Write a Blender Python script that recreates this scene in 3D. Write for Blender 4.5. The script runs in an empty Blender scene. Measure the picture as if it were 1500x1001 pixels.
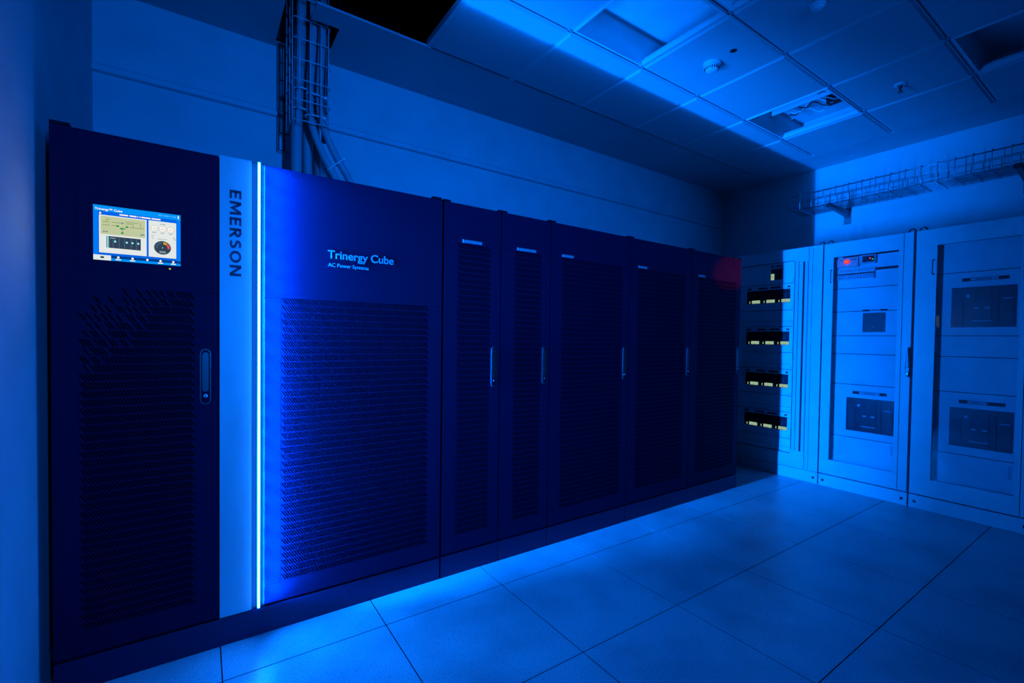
import bpy, math, random
from mathutils import Vector, Matrix

random.seed(7)
S = bpy.context.scene
COL = S.collection

# ------------------------------------------------------------------ camera
YAW, PITCH, ROLL = 0.97161216, -0.02095528, 0.01309470
FPX, PCX, PCY, CAMH = 672.70114, 4.948206, 10.321883, 1.2515986
fw = Vector((math.cos(YAW) * math.cos(PITCH), math.sin(YAW) * math.cos(PITCH), math.sin(PITCH)))
rt0 = Vector((math.sin(YAW), -math.cos(YAW), 0))
up0 = rt0.cross(fw)
rt = rt0 * math.cos(ROLL) + up0 * math.sin(ROLL)
up = up0 * math.cos(ROLL) - rt0 * math.sin(ROLL)
cam_d = bpy.data.cameras.new('camera')
cam = bpy.data.objects.new('camera', cam_d)
COL.objects.link(cam)
cam.matrix_world = Matrix(((rt.x, up.x, -fw.x, 0), (rt.y, up.y, -fw.y, 0), (rt.z, up.z, -fw.z, CAMH), (0, 0, 0, 1)))
cam_d.sensor_width = 36.0
cam_d.lens = FPX / 1500 * 36
cam_d.shift_x = -PCX / 1500
cam_d.shift_y = PCY / 1500
cam_d.clip_start = 0.02
S.camera = cam

# ------------------------------------------------------------------ world, exposure
w = bpy.data.worlds.new('room_ambience')
S.world = w
w.use_nodes = True
bg = w.node_tree.nodes['Background']
bg.inputs[0].default_value = (0.0, 0.05, 1.0, 1)
bg.inputs[1].default_value = 0.02
S.view_settings.view_transform = 'Standard'
S.view_settings.look = 'None'
S.view_settings.exposure = 0.0
S.view_settings.gamma = 1.0
S.view_settings.use_curve_mapping = False
LED = (0.004, 0.17, 1.0)        # the colour of the strip light
LED_STRENGTH = 60
BLUE = (0.0, 0.155, 1.0)
# the strip throws most of its light along the row; added area lamps carry it: watts, spread, pitch, segments, yaw
BEAMS = [(29.0, 76, 0, 1, 0), (24.0, 34, 17, 20, 0), (12.0, 34, 36, 20, 0), (10.0, 42, 58, 20, 0), (26.0, 30, -11, 20, 0), (12.0, 100, -36, 20, 42), (4.0, 110, -45, 10, 115)]
# added unseen lamp behind the camera, lighting rear wall and fascia from the front
FAR_W, FAR_SPREAD, FAR_LOC, FAR_AIM = 47.0, 62, (0.9, -2.9, 1.75), (0.07, 1.0, -0.02)
fl_d = bpy.data.lights.new('added_front_fill', 'AREA'); fl_d.shape = 'RECTANGLE'; fl_d.size = 0.12; fl_d.size_y = 1.4
fl_d.energy = FAR_W; fl_d.color = BLUE; fl_d.spread = math.radians(FAR_SPREAD)
fl_o = bpy.data.objects.new('added_front_fill', fl_d); COL.objects.link(fl_o); fl_o.location = FAR_LOC
fl_o.rotation_euler = Vector(FAR_AIM).to_track_quat('-Z', 'Y').to_euler()
SCREEN_W = 0.5                  # watts thrown by the display
INDICATOR_W = 9.0

# ------------------------------------------------------------------ materials
def lin(r, g, b):
    f = lambda c: (c / 255 / 12.92) if c / 255 <= 0.04045 else ((c / 255 + 0.055) / 1.055) ** 2.4
    return (f(r), f(g), f(b), 1)

def mat(name, color, rough=0.5, metal=0.0, spec=0.5, noise=None, bump=None, coat=0.0):
    m = bpy.data.materials.new(name)
    m.use_nodes = True
    nt = m.node_tree
    p = nt.nodes['Principled BSDF']
    p.inputs['Base Color'].default_value = (*color, 1)
    p.inputs['Roughness'].default_value = rough
    p.inputs['Metallic'].default_value = metal
    p.inputs['Specular IOR Level'].default_value = spec
    p.inputs['Coat Weight'].default_value = coat
    tc = nt.nodes.new('ShaderNodeTexCoord')
    if noise:
        scale, amount, detail = noise[:3]
        n = nt.nodes.new('ShaderNodeTexNoise')
        n.inputs['Scale'].default_value = scale
        n.inputs['Detail'].default_value = detail
        src = tc.outputs['Object']
        if len(noise) > 3:
            mp = nt.nodes.new('ShaderNodeMapping')
            mp.inputs['Scale'].default_value = noise[3]
            nt.links.new(src, mp.inputs['Vector'])
            src = mp.outputs['Vector']
        nt.links.new(src, n.inputs['Vector'])
        r = nt.nodes.new('ShaderNodeValToRGB')
        r.color_ramp.elements[0].position = 0.32
        r.color_ramp.elements[1].position = 0.62
        r.color_ramp.elements[0].color = (*[c * (1 - amount) for c in color], 1)
        r.color_ramp.elements[1].color = (*color, 1)
        nt.links.new(n.outputs['Fac'], r.inputs['Fac'])
        nt.links.new(r.outputs['Color'], p.inputs['Base Color'])
    if bump:
        n2 = nt.nodes.new('ShaderNodeTexNoise')
        n2.inputs['Scale'].default_value = bump[0]
        n2.inputs['Detail'].default_value = 3
        nt.links.new(tc.outputs['Object'], n2.inputs['Vector'])
        b = nt.nodes.new('ShaderNodeBump')
        b.inputs['Strength'].default_value = bump[1]
        b.inputs['Distance'].default_value = 0.004
        nt.links.new(n2.outputs['Fac'], b.inputs['Height'])
        nt.links.new(b.outputs['Normal'], p.inputs['Normal'])
    return m

def emit(name, color, strength=1.0):
    m = bpy.data.materials.new(name)
    m.use_nodes = True
    nt = m.node_tree
    nt.nodes.remove(nt.nodes['Principled BSDF'])
    e = nt.nodes.new('ShaderNodeEmission')
    e.inputs[0].default_value = color if len(color) == 4 else (*color, 1)
    e.inputs[1].default_value = strength
    nt.links.new(e.outputs[0], nt.nodes['Material Output'].inputs[0])
    return m

def glass(name):
    m = bpy.data.materials.new(name)
    m.use_nodes = True
    nt = m.node_tree
    nt.nodes.remove(nt.nodes['Principled BSDF'])
    t = nt.nodes.new('ShaderNodeBsdfTransparent')
    t.inputs[0].default_value = (0.93, 0.95, 0.97, 1)
    g = nt.nodes.new('ShaderNodeBsdfGlossy')
    g.inputs['Roughness'].default_value = 0.02
    f = nt.nodes.new('ShaderNodeFresnel')
    f.inputs['IOR'].default_value = 1.5
    x = nt.nodes.new('ShaderNodeMixShader')
    nt.links.new(f.outputs[0], x.inputs[0])
    nt.links.new(t.outputs[0], x.inputs[1])
    nt.links.new(g.outputs[0], x.inputs[2])
    nt.links.new(x.outputs[0], nt.nodes['Material Output'].inputs[0])
    return m

def floor_mat(name, seed):
    """speckled light vinyl with scuffs"""
    m = bpy.data.materials.new(name)
    m.use_nodes = True
    nt = m.node_tree
    p = nt.nodes['Principled BSDF']
    tc = nt.nodes.new('ShaderNodeTexCoord')
    mp = nt.nodes.new('ShaderNodeMapping')
    mp.inputs['Location'].default_value = (seed, seed * 2, 0)
    oi = nt.nodes.new('ShaderNodeObjectInfo')
    add = nt.nodes.new('ShaderNodeVectorMath'); add.operation = 'ADD'
    nt.links.new(tc.outputs['Object'], mp.inputs['Vector'])
    nt.links.new(mp.outputs['Vector'], add.inputs[0])
    nt.links.new(oi.outputs['Location'], add.inputs[1])
    n = nt.nodes.new('ShaderNodeTexNoise'); n.inputs['Scale'].default_value = 140; n.inputs['Detail'].default_value = 4
    n2 = nt.nodes.new('ShaderNodeTexNoise'); n2.inputs['Scale'].default_value = 2.6; n2.inputs['Detail'].default_value = 5
    nt.links.new(add.outputs[0], n.inputs['Vector']); nt.links.new(add.outputs[0], n2.inputs['Vector'])
    r = nt.nodes.new('ShaderNodeValToRGB')
    r.color_ramp.elements[0].position = 0.30; r.color_ramp.elements[0].color = (0.25, 0.25, 0.26, 1)
    r.color_ramp.elements[1].position = 0.47; r.color_ramp.elements[1].color = (0.46, 0.46, 0.47, 1)
    nt.links.new(n.outputs['Fac'], r.inputs['Fac'])
    r2 = nt.nodes.new('ShaderNodeValToRGB')
    r2.color_ramp.elements[0].position = 0.33; r2.color_ramp.elements[0].color = (0.72, 0.72, 0.72, 1)
    r2.color_ramp.elements[1].position = 0.6; r2.color_ramp.elements[1].color = (1, 1, 1, 1)
    nt.links.new(n2.outputs['Fac'], r2.inputs['Fac'])
    mul = nt.nodes.new('ShaderNodeMix'); mul.data_type = 'RGBA'; mul.blend_type = 'MULTIPLY'; mul.inputs[0].default_value = 1
    nt.links.new(r.outputs[0], mul.inputs[6]); nt.links.new(r2.outputs[0], mul.inputs[7])
    nt.links.new(mul.outputs[2], p.inputs['Base Color'])
    mr = nt.nodes.new('ShaderNodeMapRange')
    mr.inputs['To Min'].default_value = 0.24; mr.inputs['To Max'].default_value = 0.42
    nt.links.new(n2.outputs['Fac'], mr.inputs['Value']); nt.links.new(mr.outputs[0], p.inputs['Roughness'])
    p.inputs['Specular IOR Level'].default_value = 0.45
    return m

M = {
    'wall': mat('painted_plaster', (0.47, 0.48, 0.50), 0.75, noise=(5, 0.10, 6), bump=(60, 0.25)),
    'soffit': mat('painted_soffit', (0.42, 0.43, 0.45), 0.8, noise=(4, 0.07, 4)),
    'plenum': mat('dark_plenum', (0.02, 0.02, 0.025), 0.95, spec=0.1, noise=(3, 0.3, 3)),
    'tile': mat('white_ceiling_tile', (0.48, 0.49, 0.51), 0.7, noise=(180, 0.10, 2)),
    'tee': mat('white_tee', (0.50, 0.51, 0.53), 0.5, noise=(8, 0.05, 2)),
    'fixture': mat('white_fixture', (0.70, 0.71, 0.73), 0.4, noise=(6, 0.1, 3)),
    'floor': floor_mat('speckled_vinyl', 0.37),
    'gap': mat('floor_gap', (0.015, 0.015, 0.02), 0.8, spec=0.1, noise=(10, 0.2, 2)),
    'door': mat('navy_black_coat', (0.020, 0.0065, 0.037), 0.58, spec=0.07, noise=(300, 0.25, 2), bump=(500, 0.12)),
    'body': mat('black_steel_body', (0.003, 0.004, 0.02), 0.6, spec=0.1, noise=(40, 0.2, 2)),
    'plinth': mat('black_plinth', (0.008, 0.012, 0.06), 0.38, spec=0.3, noise=(60, 0.2, 2)),
    'handle': mat('dark_handle', (0.03, 0.03, 0.035), 0.28, spec=0.6, noise=(30, 0.2, 2)),
    'chrome': mat('chrome', (0.75, 0.76, 0.78), 0.22, metal=1.0, noise=(30, 0.1, 2)),
    'channel': mat('dull_channel', (0.03, 0.03, 0.04), 0.5, spec=0.1, noise=(20, 0.1, 2)),
    'silver': mat('brushed_aluminium', (0.56, 0.57, 0.59), 0.5, metal=0.15, noise=(7, 0.14, 5, (1, 1, 0.35))),
    'ink': mat('dark_blue_ink', (0.012, 0.016, 0.05), 0.5, spec=0.3, noise=(20, 0.1, 2)),
    'print': mat('pale_grey_print', (0.50, 0.52, 0.56), 0.6, noise=(20, 0.05, 2)),
    'plate': mat('pale_label', (0.36, 0.38, 0.41), 0.5, noise=(90, 0.25, 2)),
    'lens': mat('clear_lens', (0.04, 0.042, 0.05), 0.2, spec=0.3, noise=(20, 0.1, 2)),
    'grey': mat('light_grey_enamel', (0.47, 0.48, 0.49), 0.38, spec=0.45, noise=(9, 0.09, 5)),
    'panel': mat('light_grey_cover', (0.54, 0.55, 0.56), 0.55, noise=(7, 0.12, 5)),
    'recess': mat('dark_recess', (0.02, 0.02, 0.024), 0.7, spec=0.2, noise=(20, 0.2, 2)),
    'breaker': mat('dark_breaker', (0.006, 0.007, 0.014), 0.35, spec=0.3, noise=(40, 0.2, 2)),
    'breaker2': mat('grey_breaker_face', (0.02, 0.022, 0.03), 0.4, spec=0.3, noise=(40, 0.2, 2)),
    'black': mat('black_plastic', (0.006, 0.006, 0.008), 0.5, noise=(40, 0.2, 2)),
    'cable': mat('grey_cable_sheath', (0.30, 0.31, 0.33), 0.45, noise=(25, 0.15, 3, (1, 1, 0.1))),
    'cable2': mat('dark_cable_sheath', (0.15, 0.155, 0.17), 0.45, noise=(25, 0.15, 3, (1, 1, 0.1))),
    'tie': mat('white_nylon', (0.75, 0.76, 0.78), 0.45, noise=(40, 0.05, 2)),
    'basket': mat('zinc_wire', (0.55, 0.56, 0.58), 0.4, metal=0.2, noise=(80, 0.3, 2)),
    'wire': mat('galvanised_wire', (0.42, 0.43, 0.45), 0.32, metal=0.9, noise=(80, 0.3, 2)),
    'plastic': mat('white_plastic', (0.72, 0.73, 0.74), 0.4, noise=(30, 0.06, 2)),
    'brass': mat('dull_brass', (0.25, 0.22, 0.18), 0.4, metal=0.8, noise=(40, 0.3, 2)),
    'glass': glass('door_glass'),
    'led': emit('blue_strip', (*LED, 1), LED_STRENGTH),
    'core': emit('white_core', (1.0, 1.0, 1.0), 1.5),
    'red': emit('orange_indicator', lin(255, 105, 40), 1.0),
    'redglow': emit('red_indicator_rim', lin(255, 60, 90), 1.0),
    'green_led': emit('green_indicator', lin(60, 215, 110), 0.8),
    'yellow_led': emit('yellow_indicator', lin(205, 215, 30), 1.0),
    'tag': emit('breaker_label_added_glow', lin(158, 200, 165), 0.8),  # emission added so the breaker labels stand out from the shade
    'tag_white': emit('breaker_mark_added_glow', lin(185, 200, 185), 0.7),  # same added glow for the marks
    'tag_orange': emit('breaker_code_added_glow', lin(200, 150, 20), 0.8),  # same added glow for the codes
    's_blue': emit('screen_blue', lin(0, 100, 228)),
    's_head': emit('screen_header', lin(0, 145, 248)),
    's_dark': emit('screen_dark_blue', lin(0, 62, 140)),
    's_side': emit('screen_side_blue', lin(0, 122, 246)),
    's_white': emit('screen_white', lin(226, 232, 230)),
    's_grey': emit('screen_grey', lin(120, 145, 150)),
    's_text': emit('screen_text', lin(250, 246, 238)),
    's_dim': emit('screen_dim_text', lin(90, 190, 250)),
    's_olive': emit('screen_olive', lin(192, 200, 158)),
    's_line': emit('screen_line', lin(125, 150, 85)),
    's_green': emit('screen_green', lin(0, 150, 25)),
    's_slate': emit('screen_slate', lin(48, 66, 84)),
    's_slate2': emit('screen_slate_light', lin(62, 92, 122)),
    's_cyan': emit('screen_cyan', lin(150, 235, 245)),
    's_yel': emit('screen_yellow', lin(215, 165, 20)),
    's_red': emit('screen_red', lin(238, 78, 84)),
}

# ------------------------------------------------------------------ mesh helpers
class MB:
    def __init__(s):
        s.v = []; s.f = []; s.sm = []
    def quad_prism(s, poly, axis, a, b):
        """extrude a polygon of 2D points along an axis from a to b"""
        n = len(poly); o = len(s.v)
        def P(p, t):
            return {0: (t, p[0], p[1]), 1: (p[0], t, p[1]), 2: (p[0], p[1], t)}[axis]
        s.v += [P(p, a) for p in poly] + [P(p, b) for p in poly]
        s.f += [tuple(o + i for i in range(n)), tuple(o + n + i for i in reversed(range(n)))]
        s.f += [(o + (i + 1) % n, o + i, o + n + i, o + n + (i + 1) % n) for i in range(n)]
        return s
    def box(s, x0, x1, y0, y1, z0, z1):
        o = len(s.v)
        s.v += [(x, y, z) for z in (z0, z1) for y in (y0, y1) for x in (x0, x1)]
        s.f += [tuple(o + i for i in q) for q in ((0, 2, 3, 1), (4, 5, 7, 6), (0, 1, 5, 4), (2, 6, 7, 3), (0, 4, 6, 2), (1, 3, 7, 5))]
        return s
    def frame(s, u0, u1, v0, v1, a0, a1, b0, b1, d0, d1, axis=1):
        """rectangular ring: outer u/v, inner a/b, depth d along the axis"""
        def B(p0, p1, q0, q1):
            if p1 - p0 <= 1e-6 or q1 - q0 <= 1e-6: return
            if axis == 1: s.box(p0, p1, d0, d1, q0, q1)
            elif axis == 0: s.box(d0, d1, p0, p1, q0, q1)
            else: s.box(p0, p1, q0, q1, d0, d1)
        B(u0, u1, b1, v1); B(u0, u1, v0, b0); B(u0, a0, b0, b1); B(a1, u1, b0, b1)
        return s
    def tube(s, pts, r, n=8, cap=True, smooth=True):
        pts = [Vector(p) for p in pts]; o = len(s.v); m = len(pts)
        t0 = (pts[1] - pts[0]).normalized()
        ref = Vector((0, 0, 1)) if abs(t0.z) < 0.9 else Vector((1, 0, 0))
        nrm = (ref - t0 * ref.dot(t0)).normalized()
        for i, p in enumerate(pts):
            t = (pts[min(i + 1, m - 1)] - pts[max(i - 1, 0)]).normalized()
            nrm = (nrm - t * nrm.dot(t)).normalized()
            bn = t.cross(nrm)
            for k in range(n):
                a = 2 * math.pi * k / n
                s.v.append(tuple(p + nrm * (r * math.cos(a)) + bn * (r * math.sin(a))))
        for i in range(m - 1):
            for k in range(n):
                k2 = (k + 1) % n
                s.f.append((o + i * n + k, o + i * n + k2, o + (i + 1) * n + k2, o + (i + 1) * n + k))
                if smooth: s.sm.append(len(s.f) - 1)
        if cap:
            s.f.append(tuple(o + k for k in reversed(range(n))))
            s.f.append(tuple(o + (m - 1) * n + k for k in range(n)))
        return s
    def lathe(s, c, prof, n=24, axis=2):
        """profile of (radius, height) about an axis through c"""
        o = len(s.v); m = len(prof)
        for r, h in prof:
            for k in range(n):
                a = 2 * math.pi * k / n; p, q = r * math.cos(a), r * math.sin(a)
                d = {2: (p, q, h), 1: (p, h, q), 0: (h, p, q)}[axis]
                s.v.append((c[0] + d[0], c[1] + d[1], c[2] + d[2]))
        for i in range(m - 1):
            for k in range(n):
                k2 = (k + 1) % n
                s.f.append((o + i * n + k, o + i * n + k2, o + (i + 1) * n + k2, o + (i + 1) * n + k))
                s.sm.append(len(s.f) - 1)
        s.f.append(tuple(o + k for k in reversed(range(n))))
        s.f.append(tuple(o + (m - 1) * n + k for k in range(n)))
        return s
    def mesh(s, name):
        me = bpy.data.meshes.new(name)
        me.from_pydata(s.v, [], s.f)
        for i in s.sm: me.polygons[i].use_smooth = True
        import bmesh
        bm = bmesh.new(); bm.from_mesh(me)
        bmesh.ops.recalc_face_normals(bm, faces=bm.faces)
        bm.to_mesh(me); bm.free(); me.update()
        return me
    def build(s, name, m, parent=None, bevel=0):
        o = bpy.data.objects.new(name, s.mesh(name))
        o.data.materials.append(M[m] if isinstance(m, str) else m)
        COL.objects.link(o)
        if parent is not None:
            put(o, parent)
        if bevel:
            b = o.modifiers.new('soft_edges', 'BEVEL'); b.width = bevel; b.segments = 2; b.limit_method = 'ANGLE'
        return o

def put(o, parent):
    """parent without moving: the mesh is in world coordinates"""
    o.parent = parent
    wp = Vector((0, 0, 0)); q = parent
    while q is not None:
        wp += q.location; q = q.parent
    o.location = -wp if o.location.length == 0 else o.location - wp
    return o

def tag(o, label, cat, group=None, kind=None):
    if label: o['label'] = label
    if cat: o['category'] = cat
    if group: o['group'] = group
    if kind: o['kind'] = kind
    return o

def thing(name, label, cat, loc, group=None):
    o = bpy.data.objects.new(name, None)
    o.empty_display_size = 0.05
    COL.objects.link(o); o.location = loc
    return tag(o, label, cat, group)

def capsule(cx, cz, hw, hh, n=8):
    """rounded upright slot outline"""
    p = []
    for k in range(n + 1):
        a = math.pi * k / n; p.append((cx + hw * math.cos(a), cz + hh - hw + hw * math.sin(a)))
    for k in range(n + 1):
        a = math.pi + math.pi * k / n; p.append((cx + hw * math.cos(a), cz - hh + hw + hw * math.sin(a)))
    return p

def text_mesh(name, body, x0, x1, z0, y, m, parent, depth=0.0008, bold=0.0, rot=None, h=None):
    """flat lettering on a plane facing -y, fitted to a width (and a height)"""
    cu = bpy.data.curves.new(name, 'FONT')
    cu.body = body; cu.size = 1; cu.extrude = 0.002; cu.offset = bold
    o = bpy.data.objects.new(name, cu); COL.objects.link(o)
    bpy.context.view_layer.update()
    me = bpy.data.meshes.new_from_object(o.evaluated_get(bpy.context.evaluated_depsgraph_get()))
    bpy.data.objects.remove(o); bpy.data.curves.remove(cu)
    xs = [v.co.x for v in me.vertices]; ys = [v.co.y for v in me.vertices]
    ax, bx, ay, by = min(xs), max(xs), min(ys), max(ys)
    if rot is None:
        sx = (x1 - x0) / (bx - ax); sz = sx if h is None else h / (by - ay)
        for v in me.vertices:
            v.co = Vector((x0 + (v.co.x - ax) * sx, y - (depth if v.co.z > 0 else 0), z0 + (v.co.y - (0 if h is None else ay)) * sz))
    else:   # reads downwards: text x runs down, text y runs to +x
        sz = h / (bx - ax); sx = (x1 - x0) / (by - ay)
        for v in me.vertices:
            v.co = Vector((x0 + (v.co.y - ay) * sx, y - (depth if v.co.z > 0 else 0), z0 - (v.co.x - ax) * sz))
    me.name = name
    ob = bpy.data.objects.new(name, me); me.materials.clear(); me.materials.append(M[m]); COL.objects.link(ob)
    put(ob, parent)
    return ob

# ------------------------------------------------------------------ the room
F = 2.158                    # plane of the cabinet row's doors
REAR, ENDX, LEFTX, CEIL = 3.15, 5.13, -0.455, 3.0
YFRONT = -3.2
TX0, TY0 = 1.2604, 1.9358    # floor tile joints
CX0, CY0 = 1.127, 2.62       # ceiling grid

floor = MB().box(LEFTX - 0.1, ENDX + 0.1, YFRONT, REAR + 0.1, -0.06, -0.0012).build('floor', 'gap')
tag(floor, 'raised floor of pale speckled square tiles with thin dark joints', None, kind='structure')
tile_me = None
for i in range(-3, 7):
    for j in range(-2, 9):
        x, y = TX0 + 0.6 * i, TY0 - 0.6 * j
        g = 0.0024
        if tile_me is None:
            mb = MB(); mb.box(g, 0.6 - g, -0.6 + g, -g, -0.02, 0.0)
            tile_me = mb.mesh('floor_tile'); tile_me.materials.append(M['floor'])
        o = bpy.data.objects.new('floor_tile', tile_me); COL.objects.link(o)
        o.location = (x, y, 0); o.parent = floor

wr = tag(MB().box(LEFTX - 0.1, ENDX + 0.1, REAR, REAR + 0.1, 0, 3.6).build('wall_rear', 'wall'), 'plain painted wall behind the row of black cabinets', None, kind='structure')
we = tag(MB().box(ENDX, ENDX + 0.1, YFRONT, REAR, 0, 3.6).build('wall_end', 'wall'), 'plain painted wall behind the grey switchboards', None, kind='structure')
wl = tag(MB().box(LEFTX - 0.1, LEFTX, YFRONT, REAR, 0, 3.6).build('wall_left', 'wall'), 'plain painted wall beside the display cabinet', None, kind='structure')
t = MB(); t.quad_prism([(REAR, 2.575), (REAR - 0.022, 2.580), (REAR - 0.026, 2.588), (REAR - 0.026, 2.598), (REAR - 0.010, 2.604), (REAR - 0.008, 2.612), (REAR - 0.014, 2.618), (REAR, 2.626)], 0, LEFTX, ENDX)
tag(t.build('trim_1', 'wall'), 'thin raised plaster ridge running along the rear wall', None, kind='structure')

# soffit margin with the cable hole, plus the dark plenum above
GX0, GX1 = CX0 - 1.2, CX0 + 3.6
GY0 = CY0 - 0.6 * 9
c = MB(); z0, z1 = CEIL, CEIL + 0.012
hx0, hx1, hy0, hy1 = 0.363, 0.648, 2.765, 3.09
c.box(LEFTX, hx0, CY0, REAR, z0, z1)
c.box(hx1, ENDX, CY0, REAR, z0, z1)
c.box(hx0, hx1, hy1, REAR, z0, z1)
c.box(0.50, hx1, CY0, hy0, z0, z1)
c.box(GX1, ENDX, YFRONT, CY0, z0, z1)
c.box(LEFTX, GX0, YFRONT, CY0, z0, z1)
ceiling = tag(c.build('ceiling', 'soffit'), 'white suspended ceiling with a plain plaster margin', None, kind='structure')
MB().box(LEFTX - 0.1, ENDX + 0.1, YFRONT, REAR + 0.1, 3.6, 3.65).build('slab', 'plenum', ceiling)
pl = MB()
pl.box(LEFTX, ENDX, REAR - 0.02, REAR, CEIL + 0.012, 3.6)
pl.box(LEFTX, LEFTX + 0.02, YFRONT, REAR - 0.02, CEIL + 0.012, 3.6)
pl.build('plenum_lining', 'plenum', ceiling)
# jambs of the cable hole, the plenum's shade put into their dark colour
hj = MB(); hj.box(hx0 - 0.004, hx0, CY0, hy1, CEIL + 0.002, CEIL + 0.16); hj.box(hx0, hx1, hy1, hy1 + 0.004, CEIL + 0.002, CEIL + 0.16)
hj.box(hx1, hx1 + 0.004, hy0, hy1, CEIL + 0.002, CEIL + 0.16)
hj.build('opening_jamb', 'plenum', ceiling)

# tegular ceiling tiles: bevelled, dropped slightly below the tees
LIGHTS = {(1, 1), (1, 2), (4, 1), (4, 3)}
MISSING = {(-1, 0), (-2, 0)}
def tegular():
    mb = MB(); g, b, zb, zt = 0.012, 0.010, CEIL - 0.006, CEIL + 0.006
    ring = lambda d, z: [(d, -d, z), (0.6 - d, -d, z), (0.6 - d, -0.6 + d, z), (d, -0.6 + d, z)]
    mb.v = ring(g + b, zb) + ring(g, zb + b) + ring(g, zt + 0.01)
    mb.f = [(0, 1, 2, 3), (8, 9, 10, 11)]
    for k in (0, 4):
        for q in range(4):
            q2 = (q + 1) % 4
            mb.f.append((k + q, k + q2, k + 4 + q2, k + 4 + q))
    me = mb.mesh('ceiling_tile'); me.materials.append(M['tile']); return me
teg = tegular()
for i in range(-2, 6):
    for j in range(0, 9):
        if (i, j) in LIGHTS or (i, j) in MISSING: continue
        o = bpy.data.objects.new('ceiling_tile', teg); COL.objects.link(o)
        o.location = (CX0 + 0.6 * i, CY0 - 0.6 * j, 0); o.parent = ceiling
for i in range(-2, 7):
    x = CX0 + 0.6 * i
    y1 = CY0 if i >= 0 else CY0 - 0.6
    MB().box(x - 0.012, x + 0.012, GY0, y1, CEIL + 0.004, CEIL + 0.04).build('cross_tee', 'tee', ceiling)
for j in range(0, 10):
    y = CY0 - 0.6 * j
    x0 = CX0 if j == 0 else GX0
    mb = MB(); mb.box(x0, GX1, y - 0.012, y - 0.005, CEIL + 0.004, CEIL + 0.04); mb.box(x0, GX1, y + 0.005, y + 0.012, CEIL + 0.004, CEIL + 0.04)
    mb.box(x0, GX1, y - 0.005, y + 0.005, CEIL + 0.02, CEIL + 0.04)
    mb.build('main_tee', 'tee', ceiling)

# ------------------------------------------------------------------ row of black cabinets
def grille(x0, z1, cols, rows, px=0.00965, pz=0.0302, width=None, mask=None, y0=F + 0.00005, y1=F + 0.012):
    """rows of slanted slots, left as real openings between bars"""
    mb = MB(); s = 0.0165; sw = 0.56 * px; hs = 0.84 * pz
    x1 = x0 + (cols - 1) * px + sw + s if width is None else x0 + width
    for r in range(rows):
        zt = z1 - r * pz; zb = zt - hs
        mb.box(x0, x1, y0, y1, zb - (pz - hs), zb)
        ks = range(cols) if mask is None or r not in mask else mask[r]
        a = None
        for k in ks:
            l = x0 + k * px
            if a is None:
                if l - x0 > 0.0001 or True:
                    mb.quad_prism([(x0, zt), (l, zt), (l + s, zb), (x0, zb)], 1, y0, y1) if l > x0 else mb.quad_prism([(x0, zt), (x0 + s, zb), (x0, zb)], 1, y0, y1)
            elif l - a > 1e-5:
                mb.quad_prism([(a, zt), (l, zt), (l + s, zb), (a + s, zb)], 1, y0, y1)
            a = l + sw
        mb.quad_prism([(a, zt), (x1, zt), (x1, zb), (a + s, zb)], 1, y0, y1) if x1 - a - s > 1e-4 else mb.quad_prism([(a, zt), (x1, zt), (x1, zb)], 1, y0, y1)
    return mb, x1, z1 - rows * pz

def add_door(root, x0, x1, z0, z1, gx0, gz1, cols, rows, mask=None, shared=None, px=0.00965, hole=None):
    """door leaf with a slotted ventilation field"""
    mb, gx1, gz0 = grille(gx0, gz1, cols, rows, mask=mask, px=px)
    d = MB()
    d.frame(x0, x1, z0, z1, gx0, gx1, gz0, gz1, F, F + 0.02)
    dr = d.build('door', 'door', root, bevel=0.0015)
    o = mb.build('vent_grille', 'door', dr)
    o['kind'] = 'stuff'; o['label'] = 'fine slanted slots cut in the door'
    return dr

def add_handle(root, cx, cz, hw=0.0175, hh=0.11, lockz=-0.075):
    hd = MB()
    outer, inner = capsule(cx, cz, hw, hh), capsule(cx, cz, hw - 0.004, hh - 0.004)
    n = len(outer); o = len(hd.v)
    for y in (F - 0.009, F + 0.001):
        hd.v += [(p[0], y, p[1]) for p in outer]
        hd.v += [(p[0], y, p[1]) for p in inner]
    for k in range(n):
        k2 = (k + 1) % n
        hd.f += [(k, k2, n + k2, n + k), (2 * n + k, 3 * n + k, 3 * n + k2, 2 * n + k2), (k, 2 * n + k, 2 * n + k2, k2), (n + k, n + k2, 3 * n + k2, 3 * n + k)]
    h = hd.build('handle', 'handle', root)
    MB().quad_prism(capsule(cx, cz + 0.018, hw - 0.0065, hh - 0.03), 1, F - 0.007, F + 0.001).build('lever', 'handle', h, bevel=0.001)
    l = MB().lathe((cx, F, cz + lockz), [(0.0075, 0.001), (0.0075, -0.009), (0.006, -0.011)], 16, axis=1).build('lock', 'chrome', h)
    l['label'] = 'round chrome lock barrel'
    MB().box(cx - 0.0012, cx + 0.0012, F - 0.0118, F - 0.0108, cz + lockz - 0.004, cz + lockz + 0.004).build('keyway', 'black', h)
    return h

def carcass(root, x0, x1, back=3.05, top=1.955):
    b = MB()
    b.box(x0 + 0.001, x1 - 0.001, F + 0.055, back, 0.118, top)
    b.frame(x0 + 0.001, x1 - 0.001, 0.118, top, x0 + 0.02, x1 - 0.02, 0.14, top - 0.03, F + 0.0215, F + 0.055)
    b.build('body', 'body', root)

def plinth(root, x0, x1):
    MB().box(x0 + 0.0012, x1 - 0.0012, F + 0.003, 3.05, 0.0, 0.111).build('plinth', 'plinth', root, bevel=0.001)

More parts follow.
